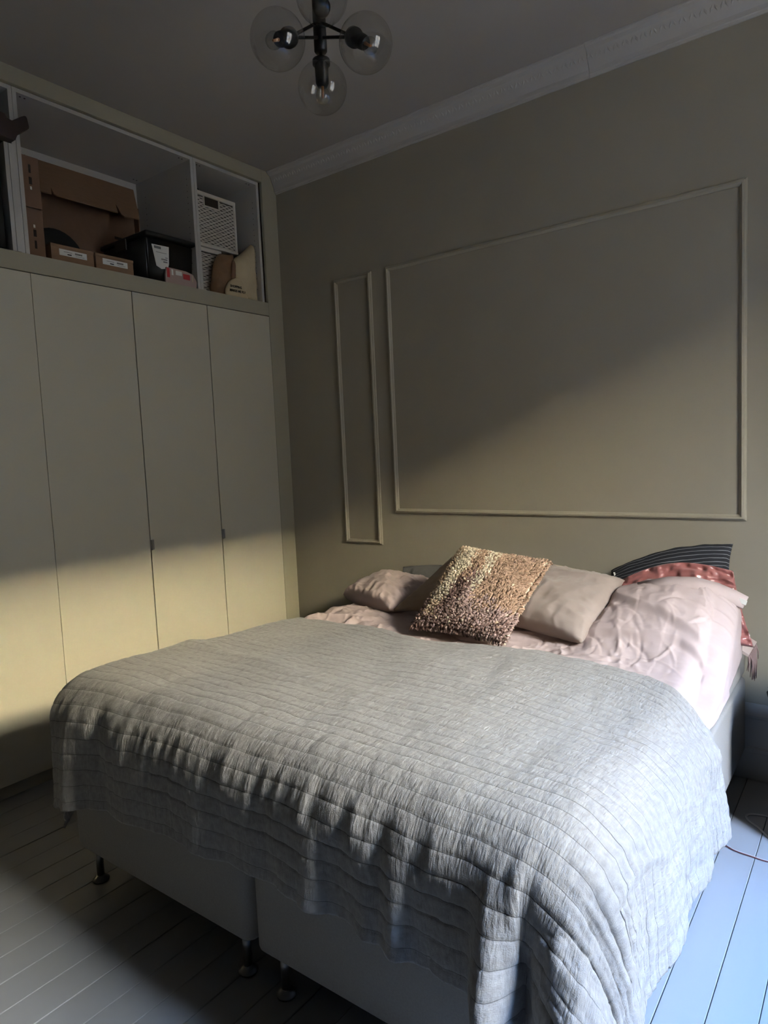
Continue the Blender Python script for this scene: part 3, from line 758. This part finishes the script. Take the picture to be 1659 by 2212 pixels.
# ---- duvet in pale pink cotton
YHX = [0.4, 0.79, 1.15, 1.56, 1.9, 2.26, 2.42, 2.52, 2.62, 2.72, 2.95]; YHY = [-0.86, -0.845, -0.845, -0.935, -0.86, -0.83, -0.865, -0.94, -1.03, -1.04, -1.01]
def polydist(x, y, poly):
    """signed distance to a polyline (positive on its left-hand side)"""
    best = np.full(x.shape, 1e9); sg = np.zeros(x.shape)
    for (x0, y0), (x1, y1) in zip(poly[:-1], poly[1:]):
        ex, ey = x1-x0, y1-y0; L = ex*ex+ey*ey
        t_ = np.clip(((x-x0)*ex+(y-y0)*ey)/L, 0, 1)
        d = np.hypot(x-x0-t_*ex, y-y0-t_*ey); s = np.sign(ex*(y-y0)-ey*(x-x0))
        m_ = d < best; best = np.where(m_, d, best); sg = np.where(m_, s, sg)
    return best*sg
def duvet_h(x, y):
    h = 0.672+0*x
    cap = interp(x, [1.95, 2.03, 2.08, 2.17, 2.27, 2.40, 2.50, 2.58, 2.66], [0.0, 0.02, 0.055, 0.165, 0.205, 0.235, 0.222, 0.185, 0.16])
    rise = sstep(y, -0.86, -0.28)
    h = h+cap*rise
    # crumple
    wv = ridge(x*9+y*3, y*10-x*2, 13, 3)
    amp = 0.004+0.011*np.exp(-((y+0.80)/0.07)**2)*sstep(x, 2.5, 2.2)+0.010*sstep(x, 1.5, 1.0)
    amp = amp*np.where(x > 2.42, 0.5, 1.0)
    h = h+amp*np.clip(wv, -0.6, 1.0)+0.008*fbm(x*4, y*4, 23, 3)
    h = h+0.0016*ridge(x*20, y*20+x*8, 33, 2)
    # sharp pressed creases of slept-in cotton
    rc = random.Random(21)
    for q in range(130):
        if q < 80: cx_, cy_ = rc.uniform(2.02, 2.60), rc.uniform(-0.80, -0.30)
        else: cx_, cy_ = rc.uniform(0.8, 2.1), rc.uniform(-0.95, -0.55)
        an = rc.gauss(-0.9, 0.7) if q < 80 else rc.uniform(-1.6, 1.6); ln = rc.uniform(0.03, 0.11); hh_ = rc.choice((-1, 1))*rc.uniform(0.0012, 0.0042); ww = rc.uniform(0.004, 0.010)
        du_ = (x-cx_)*math.cos(an)+(y-cy_)*math.sin(an); dv__ = -(x-cx_)*math.sin(an)+(y-cy_)*math.cos(an)+0.25*du_**2/ln
        h = h+hh_*np.exp(-(dv__/ww)**2-(du_/ln)**4)
    d1 = polydist(x, y, [(2.10, -0.35), (2.16, -0.40), (2.233, -0.47), (2.30, -0.514), (2.37, -0.54), (2.42, -0.575), (2.475, -0.611), (2.535, -0.645), (2.62, -0.675)])
    h = h+0.018*sstep(d1, -0.020, 0.012)*np.exp(-(np.maximum(0, d1)/0.10)**2)
    d2 = polydist(x, y, [(1.98, -0.61), (2.107, -0.629), (2.194, -0.64), (2.339, -0.659), (2.42, -0.657), (2.479, -0.662), (2.524, -0.689), (2.556, -0.712), (2.573, -0.745), (2.586, -0.844), (2.605, -0.99), (2.61, -1.1)])
    h = h+0.020*sstep(d2, -0.014, 0.010)*np.exp(-(np.maximum(0, d2)/0.12)**2)
    # plumper hump behind the coverlet at the left
    h = h+0.020*np.exp(-((x-0.98)/0.2)**2-((y+0.66)/0.12)**2)
    yc = interp(x, YHX, YHY)
    h = h-0.055*sstep(y, yc-0.015, yc-0.085)
    h = h-0.05*sstep(x, 2.50, 2.60)**2-0.05*sstep(x, 0.90, 0.79)**2
    return h
ys_ = np.arange(-1.25, -0.255, 0.004); cs_ = np.concatenate([np.arange(0, 1, 0.0023), 1+np.arange(0, 1.0001, 0.025)])
Cg, Yg = np.meshgrid(cs_, ys_)
xm = interp(Yg, [-1.3, -0.9, -0.6, -0.25], [2.585, 2.582, 2.562, 2.530])
xt = 0.79+np.minimum(Cg, 1)*(xm-0.79)
kk = np.clip(Cg-1, 0, 1)
H = duvet_h(xt, Yg)
hem = 0.578+0.006*fbm(Yg*6, Yg*0, 3, 2)+0.012*sstep(Yg, -0.5, -0.3)
Xd = xt+interp(Yg, [-1.0, -0.6, -0.25], [0.038, 0.050, 0.064])*np.sin(np.clip(kk*2.2, 0, 1)*math.pi/2)+0.006*fbm(Yg*9, kk*3, 7, 2)*kk
Zd = H-(H-hem)*(kk**1.25)
d2 = polydist(Xd, Yg, [(2.573, -0.745), (2.600, -0.844), (2.618, -1.00), (2.63, -1.2)])
Xd = Xd+0.016*sstep(d2, -0.012, 0.012)*(kk > 0)*np.sin(np.clip(kk*3, 0, 1)*math.pi/2)
Xd = Xd-0.035*sstep(Yg, -1.02, -1.10)*(kk > 0)
Yd = Yg+0.02*sstep(Yg, -0.35, -0.26)*fbm(Xd*5, Xd*0, 9, 2)
# the head edge curls down over the pillows
e_ = sstep(Yg, -0.300, -0.255); Zd = Zd-0.045*e_*(1-kk)
dv_ = grid_obj('duvet', Xd, Yd, Zd, m_duvet, None)
md = dv_.modifiers.new('thickness', 'SOLIDIFY'); md.thickness = 0.004; md.offset = -1.0
tag(dv_, 'pale pink cotton duvet, crumpled, pulled up over the pillows at right', 'duvet')
# turned hem of the duvet cover sticking out at the right
bm = bmesh.new()
pth = [((2.24, -0.335, 0.868), (2.26, -0.375, 0.835)), ((2.36, -0.330, 0.900), (2.37, -0.385, 0.868)), ((2.46, -0.325, 0.905), (2.46, -0.385, 0.872)), ((2.54, -0.315, 0.885), (2.53, -0.370, 0.850)), ((2.60, -0.30, 0.857), (2.585, -0.345, 0.818)), ((2.638, -0.300, 0.838), (2.622, -0.318, 0.797))]
rows = []
for a, b in pth:
    a, b = Vector(a), Vector(b); n_ = Vector((0.1, -0.5, 0.85)).normalized()*0.006
    rows.append([bm.verts.new(a), bm.verts.new(a+n_), bm.verts.new((a+b)/2+n_*1.6), bm.verts.new(b+n_), bm.verts.new(b), bm.verts.new((a+b)/2)])
for r0, r1 in zip(rows[:-1], rows[1:]):
    for i in range(6): bm.faces.new((r0[i], r0[(i+1) % 6], r1[(i+1) % 6], r1[i]))
bm.faces.new(rows[0][::-1]); bm.faces.new(rows[-1])
hb = bm_obj('hem_band', bm, m_duvet, dv_, True)
bm = bmesh.new(); bmesh.ops.create_cube(bm, size=1.0)
for v in bm.verts: v.co = Vector((2.622, -0.318, 0.826))+Vector((1, 0.05, -0.42)).normalized()*v.co.x*0.026+Vector((0, -1, 0.15))*v.co.y*0.006+Vector((0.3, 0, 1)).normalized()*v.co.z*0.018
cl = bm_obj('care_label', bm, m_paper, hb)

# ---- pillows
def pillow(name, corners, thick, material, label, cat, seed=1, n=56, wr=0.006, pinch=0.06, group=None, bulge_top=0.0, uvscale=(1, 1), parent=None, power=0.42, sag=0.0):
    BL, BR, TR, TL = [np.array(c, float) for c in corners]
    u = np.linspace(0, 1, n); U, V = np.meshgrid(u, u)
    ex = 4*U*(1-U); ey = 4*V*(1-V)
    # edges bow inward a little between the corners
    Uc = U+pinch*(0.5-U)*ey*0.9*(1-ex*0.5); Vc = V+pinch*(0.5-V)*ex*0.9*(1-ey*0.5)
    P = ((1-Uc)*(1-Vc))[..., None]*BL+(Uc*(1-Vc))[..., None]*BR+(Uc*Vc)[..., None]*TR+((1-Uc)*Vc)[..., None]*TL
    P = P+np.array([0, 0, 1.0])*(bulge_top*np.sin(math.pi*U)*V**2)[..., None]
    nrm = np.cross(BR-BL+TR-TL, TL-BL+TR-BR); nrm /= np.linalg.norm(nrm)
    prof = (ex**power)*(ey**power)
    w1 = wr*(ridge(U*5+seed, V*5, seed, 3)-0.3)*np.minimum(1, 3*prof)+wr*1.2*fbm(U*4, V*4, seed+9, 3)*prof
    edge = np.minimum(np.minimum(U, 1-U), np.minimum(V, 1-V))
    pucker = wr*0.9*vnoise(U*22+seed, V*22, seed+3)*np.exp(-edge*12)*np.minimum(1, edge*30)
    A = P+nrm*((prof*thick/2+w1+pucker)[..., None]); B = P-nrm*((prof*thick/2-w1*0.5)[..., None])
    A[..., 2] -= sag*prof; B[..., 2] -= sag*prof
    nv = n*n; co = np.concatenate([A.reshape(-1, 3), B.reshape(-1, 3)])
    idx = np.arange(nv).reshape(n, n)
    fa = np.stack([idx[:-1, :-1], idx[:-1, 1:], idx[1:, 1:], idx[1:, :-1]], -1).reshape(-1, 4)
    bnd = np.concatenate([idx[0, :-1], idx[:-1, -1], idx[-1, :0:-1], idx[:0:-1, 0]])
    mp = np.arange(2*nv); mp[nv+bnd] = bnd            # weld rims
    fb = mp[fa[:, ::-1]+nv]
    f = np.concatenate([fa, fb])
    me = bpy.data.meshes.new(name)
    used = np.unique(f); re = np.full(2*nv, -1); re[used] = np.arange(len(used))
    co = co[used]; f2 = re[f]
    org = Vector(co.mean(0)); org.z = co[:, 2].min()
    me.vertices.add(len(co)); me.vertices.foreach_set('co', (co-np.array(org)).ravel())
    me.loops.add(f2.size); me.loops.foreach_set('vertex_index', f2.ravel())
    me.polygons.add(len(f2)); me.polygons.foreach_set('loop_start', np.arange(0, f2.size, 4)); me.polygons.foreach_set('loop_total', np.full(len(f2), 4))
    me.polygons.foreach_set('use_smooth', np.ones(len(f2), bool))
    uvl = me.uv_layers.new(name='UVMap'); w = np.linalg.norm(BR-BL); h = np.linalg.norm(TL-BL)
    uvv = np.stack([(U*w).ravel(), (V*h).ravel()], -1); uvall = np.concatenate([uvv[fa.ravel()], uvv[fa[:, ::-1].ravel()]])
    uvl.data.foreach_set('uv', uvall.ravel())
    me.update(calc_edges=True); me.validate(); me.materials.append(material)
    o = bpy.data.objects.new(name, me); link(o, parent); o.location = org
    if label: tag(o, label, cat, group)
    return o, A, nrm
pillow('pillow', [(0.775, -0.46, 0.712), (1.19, -0.62, 0.715), (1.23, -0.22, 0.745), (0.78, -0.09, 0.735)], 0.18, m_duvet, 'pale pink pillow lying at the wardrobe side of the bed head', 'pillow', 3, wr=0.011, pinch=0.01, n=80, power=0.36)
pillow('pillow', [(0.86, -0.12, 0.625), (1.38, -0.12, 0.625), (1.36, -0.055, 0.818), (0.88, -0.055, 0.80)], 0.09, m_grey, 'dark grey pillow propped on the wall behind the pale pink pillow', 'pillow', 5, bulge_top=0.02, pinch=0.03)
pillow('cushion', [(1.175, -0.585, 0.695), (1.66, -0.50, 0.70), (1.76, -0.33, 0.945), (1.452, -0.405, 0.978)], 0.13, m_taupe, 'dark taupe velvet cushion leaning behind the left of the shaggy cushion', 'cushion', 8)
pillow('pillow', [(1.45, -0.20, 0.626), (2.03, -0.20, 0.626), (2.00, -0.075, 0.84), (1.50, -0.075, 0.89)], 0.10, m_beige, 'beige pillow against the wall behind the taupe velvet cushion', 'pillow', 12, bulge_top=0.02)
vc, A_, n_ = pillow('cushion', [(1.70, -0.555, 0.712), (2.145, -0.715, 0.705), (2.165, -0.25, 0.858), (1.775, -0.25, 0.898)], 0.17, m_velvet, 'smooth taupe velvet cushion right of the shaggy cushion', 'cushion', 15, wr=0.009, pinch=0.05)
nv, nA, nN = pillow('pillow', [(2.04, -0.165, 0.735), (2.555, -0.155, 0.83), (2.545, -0.050, 1.006), (2.045, -0.060, 0.862)], 0.095, m_navy, 'navy pillow with thin white stripes against the wall at right', 'pillow', 18, wr=0.005, pinch=0.05, bulge_top=0.036)
pillow('pillow', [(2.14, -0.36, 0.68), (2.655, -0.285, 0.645), (2.575, -0.235, 0.925), (2.125, -0.225, 0.845)], 0.075, m_satin, 'shiny rose satin pillow tucked between striped pillow and duvet', 'pillow', 21, wr=0.020, pinch=0.03, bulge_top=0.060, n=80)

bm = bmesh.new(); bmesh.ops.create_cube(bm, size=1.0)
ctr = Vector(nA[40, 3])-Vector(nv.location)
for v in bm.verts: v.co = ctr+Vector((v.co.x*0.007+v.co.z*-0.006, v.co.y*0.004-0.001, v.co.z*0.024))
bm_obj('white_tag', bm, m_paper, nv)
# ---- shaggy cushion
sh = thing('cushion', 'shaggy curly wool cushion in cream, tan and brown bands', 'cushion', (1.70, -0.68, 0.70))
core, A, nrm = pillow('cushion_core', [(1.462, -0.828, 0.705), (1.905, -0.862, 0.700), (1.935, -0.485, 0.952), (1.515, -0.485, 0.992)], 0.13, m_cream, None, None, 30, pinch=0.08, wr=0.003, n=48)
cl_ = Vector(core.location); core.parent = sh; core.location = cl_-Vector(sh.location)
n = A.shape[0]
def wool_color(u, v, r):
    # bands run up the cushion, leaning with it
    s = u+0.07*(r.random()-0.5)+0.10*(v-0.5)+0.05*math.sin(v*5+1)+0.03*float(fbm(np.array(u*7), np.array(v*7), 3, 2))
    cream = (214, 202, 184); tan = (170, 144, 126); mauve = (124, 102, 98); beige = (182, 160, 140); rose = (166, 144, 140)
    v = min(1, max(0, v+0.14*(r.random()-0.5)+0.10*float(fbm(np.array(u*5), np.array(v*5+4), 8, 2))))
    def band(s):
        if s < 0.10: return mauve if v < 0.35 else beige
        if s < 0.26: return cream if v > 0.30 else beige
        if s < 0.42: return mauve if v < 0.62 else tan
        if s < 0.52: return cream if v > 0.38 else rose
        return tan if v > 0.30 else rose
    c = band(s)
    if v < 0.16 and u > 0.08: c = mauve if r.random() < 0.6 else rose
    if r.random() < 0.03: c = r.choice((cream, beige, tan, mauve))
    k_ = 0.86+0.24*r.random()
    return tuple(min(255, x_*k_) for x_ in c)
r = random.Random(5)
verts = []; faces = []; cols = []
rows_, colsn = 46, 54
for iv in range(rows_):
    for iu in range(colsn):
        u = (iu+0.5+r.uniform(-0.35, 0.35))/colsn; v = (iv+0.5+r.uniform(-0.35, 0.35))/rows_
        u = min(0.992, max(0.008, u)); v = min(0.992, max(0.012, v))
        fi, fj = v*(n-1), u*(n-1); i0, j0 = min(n-2, int(fi)), min(n-2, int(fj))
        a, b = fi-i0, fj-j0
        p = Vector(A[i0, j0]*(1-a)*(1-b)+A[i0+1, j0]*a*(1-b)+A[i0, j0+1]*(1-a)*b+A[i0+1, j0+1]*a*b)
        tu = Vector(A[i0, j0+1]-A[i0, j0]); tv = Vector(A[i0+1, j0]-A[i0, j0])
        N_ = tu.cross(tv); 
        if N_.length < 1e-9: continue
        N_.normalize(); tu.normalize(); tv.normalize()
        ang = 1.1*float(vnoise(np.array(u*3.0), np.array(v*3.0), 5))+r.uniform(-0.16, 0.16)
        d = (-tv*math.cos(ang)+tu*math.sin(ang))
        e = N_.cross(d)
        L = 0.032*(0.75+0.5*r.random()); wd_ = 0.0046*(0.8+0.4*r.random())
        c = lin(*wool_color(u, v, r)); ph = 5*float(vnoise(np.array(u*9), np.array(v*9), 6))+r.uniform(-0.5, 0.5); am = r.uniform(0.003, 0.0048)
        base = len(verts); NP = 7
        for q_ in range(NP):
            s_ = q_/(NP-1); hgt = 0.001+0.015*math.sin(math.pi*(0.08+0.84*s_))*(0.8+0.4*math.sin(9*s_+ph)); ww = (0.75, 1.0, 1.1, 1.1, 1.05, 0.9, 0.45)[q_]
            pt_ = p+d*(L*(s_-0.4))+N_*hgt+e*(am*math.sin(9.5*s_+ph))
            for k_ in range(4):
                aa = k_*math.pi/2+0.4
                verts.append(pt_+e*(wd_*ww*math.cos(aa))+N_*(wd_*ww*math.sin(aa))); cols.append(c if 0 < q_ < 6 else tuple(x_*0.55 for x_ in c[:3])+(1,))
        for q_ in range(NP-1):
            for k_ in range(4):
                faces.append((base+q_*4+k_, base+q_*4+(k_+1) % 4, base+q_*4+4+(k_+1) % 4, base+q_*4+4+k_))
        faces.append((base+NP*4-4, base+NP*4-3, base+NP*4-2, base+NP*4-1))
m_wool = bpy.data.materials.new('curly_wool'); m_wool.use_nodes = True
b_ = m_wool.node_tree.nodes['Principled BSDF']; b_.inputs['Roughness'].default_value = 0.85; b_.inputs['Sheen Weight'].default_value = 0.05; b_.inputs['Specular IOR Level'].default_value = 0.1
at = m_wool.node_tree.nodes.new('ShaderNodeAttribute'); at.attribute_name = 'wool'
m_wool.node_tree.links.new(at.outputs['Color'], b_.inputs['Base Color'])
off = Vector(sh.location)
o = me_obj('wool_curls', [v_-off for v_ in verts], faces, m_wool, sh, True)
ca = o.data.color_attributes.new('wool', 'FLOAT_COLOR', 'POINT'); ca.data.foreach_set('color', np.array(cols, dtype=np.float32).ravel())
o['kind'] = 'stuff'

# folded throw with tassels below the pillows at the right edge
t = thing('throw', 'folded pinkish throw with tassels hanging from the mattress edge', 'throw', (2.45, -0.14, 0.613))
bm = bmesh.new(); prism(bm, [(-0.25, 0.0), (0.13, 0.0), (0.178, -0.020), (0.182, -0.012), (0.14, 0.012), (-0.25, 0.016)], 'y', -0.10, 0.10)
bm_obj('folded_cloth', bm, mat('throw_wool', lin(190, 172, 166), 0.9), t)
rr = random.Random(4)
m_tas = mat('tassel_yarn', lin(138, 116, 114), 0.9)
for q in range(9):
    y = -0.095+q*0.023; L = rr.choice((0.05, 0.06, 0.10, 0.13)); bm = bmesh.new()
    for s_ in range(4):
        dx_, dy_ = rr.uniform(-0.005, 0.005), rr.uniform(-0.006, 0.006)
        tube(bm, [(0.179, y, -0.018), (0.184+dx_, y+dy_, -0.018-L*0.5), (0.181+dx_*1.6, y+dy_*1.8, -0.018-L)], [0.0022, 0.0026, 0.0012], 5)
    bm_obj('tassel', bm, m_tas, t, True)

# black bag beside the bed head, its unseen bulk sized to shade the bed
t = thing('bag', 'black bag standing on the floor at the right picture edge', 'bag', (2.95, -0.24, 0))
bm = bmesh.new()
lo4 = [(-0.18, -0.27), (0.2, -0.27), (0.2, 0.17), (-0.18, 0.17)]; hi4 = [(-0.205, -0.25), (0.26, -0.25), (0.26, 0.12), (-0.266, 0.03)]; tp4 = [(-0.18, -0.20), (0.2, -0.20), (0.2, 0.05), (-0.19, 0.05)]
L0 = [bm.verts.new((a, b, 0.001)) for a, b in lo4]; L1 = [bm.verts.new((a, b, 0.468)) for a, b in hi4]; L2 = [bm.verts.new((a, b, 0.58)) for a, b in tp4]
for A1, A2 in ((L0, L1), (L1, L2)):
    for i in range(4): bm.faces.new((A1[i], A1[(i+1) % 4], A2[(i+1) % 4], A2[i]))
bm.faces.new(L0[::-1]); bm.faces.new(L2)
bmesh.ops.bevel(bm, geom=bm.edges[:], offset=0.012, segments=2, affect='EDGES')
bm_obj('bag_body', bm, m_blackmatt, t)
bm = bmesh.new(); tube(bm, [(-0.12, -0.08, 0.572), (-0.08, -0.08, 0.68), (0.0, -0.08, 0.71), (0.08, -0.08, 0.68), (0.12, -0.08, 0.572)], 0.009, 8); bm_obj('handle', bm, m_blackmatt, t, True)

# loose speaker wire on the floor
def wire(label, pts, ends):
    t = thing('wire', label, 'cable', (pts[0][0], pts[0][1], 0))
    o3 = Vector((pts[0][0], pts[0][1], 0))
    # catmull-rom
    P = [Vector((a, b, 0.0028)) for a, b in pts]; out = []
    for i in range(len(P)-1):
        p0, p1, p2, p3 = P[max(0, i-1)], P[i], P[i+1], P[min(len(P)-1, i+2)]
        for q in range(8):
            s = q/8; out.append(0.5*((2*p1)+(-p0+p2)*s+(2*p0-5*p1+4*p2-p3)*s*s+(-p0+3*p1-3*p2+p3)*s**3))
    out.append(P[-1])
    for s_ in (-1, 1):
        bm = bmesh.new(); pp = []
        for i, p in enumerate(out):
            tg = (out[min(i+1, len(out)-1)]-out[max(i-1, 0)]).normalized(); nn_ = Vector((-tg.y, tg.x, 0))
            sep = 0.0021+(0.010*max(0, 1-i/7.0) if ends else 0)
            pp.append(p+nn_*s_*sep-o3)
        tube(bm, pp, 0.0019, 6); c_ = bm_obj('strand', bm, m_wire if s_ > 0 else m_copper if ends else m_wire, t, True)
    return t
wire('thin split-end wire lying on the blue-lit floorboards', [(2.598, -0.585), (2.620, -0.600), (2.646, -0.612), (2.697, -0.618), (2.746, -0.621), (2.85, -0.60), (3.0, -0.58)], True)
wire('thin looped wire lying on the floorboards beside the bed', [(2.95, -0.66), (2.85, -0.60), (2.78, -0.535), (2.722, -0.457), (2.691, -0.415), (2.655, -0.382), (2.640, -0.350), (2.655, -0.325), (2.70, -0.312), (2.752, -0.316)], False)

# ------------------------------------------------------------------ ceiling lamp with glass globes
def pix(u, v, D): return CAM+rgt*((u-IMG_W/2)/FPX*D)-upv*((v-IMG_H/2)/FPX*D)+fwd*D
axis = pix(691, 75, 2.08); LX, LY = axis.x, axis.y
lp = thing('pendant_lamp', 'black ceiling lamp with clear glass globe shades', 'lamp', (LX, LY, ZC))
def rel(p): return Vector(p)-Vector((LX, LY, ZC))
zb = pix(691, 112, 2.08).z; zt = zb+0.19
bm = bmesh.new(); lathe(bm, [(0, zb-ZC), (0.017, zb-ZC), (0.020, zb+0.004-ZC), (0.020, zt-ZC), (0.016, zt+0.004-ZC), (0, zt+0.004-ZC)], (0, 0, 0), (0, 0, 1), 32); bm_obj('stem', bm, m_lamp, lp, True)
bm = bmesh.new(); lathe(bm, [(0, zt-ZC), (0.006, zt-ZC), (0.006, -0.02), (0, -0.02)], seg=16); bm_obj('rod', bm, m_lamp, lp, True)
bm = bmesh.new(); lathe(bm, [(0, -0.0005), (0.055, -0.0005), (0.055, -0.018), (0.045, -0.028), (0, -0.028)]); bm_obj('ceiling_rose', bm, m_lamp, lp, True)
RG = 0.0755
def globe(cap, ctr, arms):
    cap, ctr = rel(cap), rel(ctr); d = (ctr-cap).normalized()
    hd = ctr-d*RG
    bm = bmesh.new(); lathe(bm, [(0, -0.010), (0.015, -0.010), (0.027, -0.006), (0.027, 0.008), (0.021, 0.012), (0.020, 0.062), (0.015, 0.072), (0, 0.072)], hd, d, 28)
    s_ = bm_obj('socket', bm, m_lamp, lp, True)
    bm = bmesh.new(); prof = []
    for q in range(0, 41):
        a = math.radians(17)+(math.pi-math.radians(17))*q/40; prof.append((RG*math.sin(a), RG-RG*math.cos(a)))
    prof[-1] = (0, 2*RG); inner = [(max(0, r_-0.0018*math.sin(1)), h_) for r_, h_ in prof]
    lathe(bm, prof, hd, d, 48); g_ = bm_obj('globe_shade', bm, m_glass, lp, True); g_['label'] = 'clear glass globe'
    bm = bmesh.new(); lathe(bm, [(0.012, 0.068), (0.014, 0.076), (0.020, 0.088), (0.0225, 0.100), (0.020, 0.113), (0.011, 0.121), (0, 0.123)], hd, d, 28)
    b2 = bm_obj('bulb', bm, m_glass, lp, True)
    bm = bmesh.new(); lathe(bm, [(0, 0.066), (0.0055, 0.066), (0.004, 0.085), (0.0035, 0.105), (0, 0.106)], hd, d, 10); bm_obj('filament', bm, m_fil, b2, True)
    for st in arms:
        bm = bmesh.new(); tube(bm, [rel(st), hd-d*0.006], 0.0048, 10); bm_obj('arm', bm, m_lamp, lp, True)
sA = Vector((LX, LY, 0))
def onstem(z): return Vector((LX, LY, z))
zu, zl = pix(691, 48, 2.08).z, pix(691, 81, 2.08).z
globe(onstem(zb), Vector((LX, LY, 0))+Vector((0, 0, zb-0.028-RG)), [onstem(zb-0.0)])
globe(pix(650, 76, 1.98), pix(600, 86, 1.86), [onstem(zu), onstem(zl)])
globe(pix(740, 68, 1.99), pix(790, 94, 1.90), [onstem(zu), onstem(zl)])
globe(pix(694, 22, 2.06), pix(695, -8, 1.97), [onstem(zu+0.04), onstem(zu+0.01)])
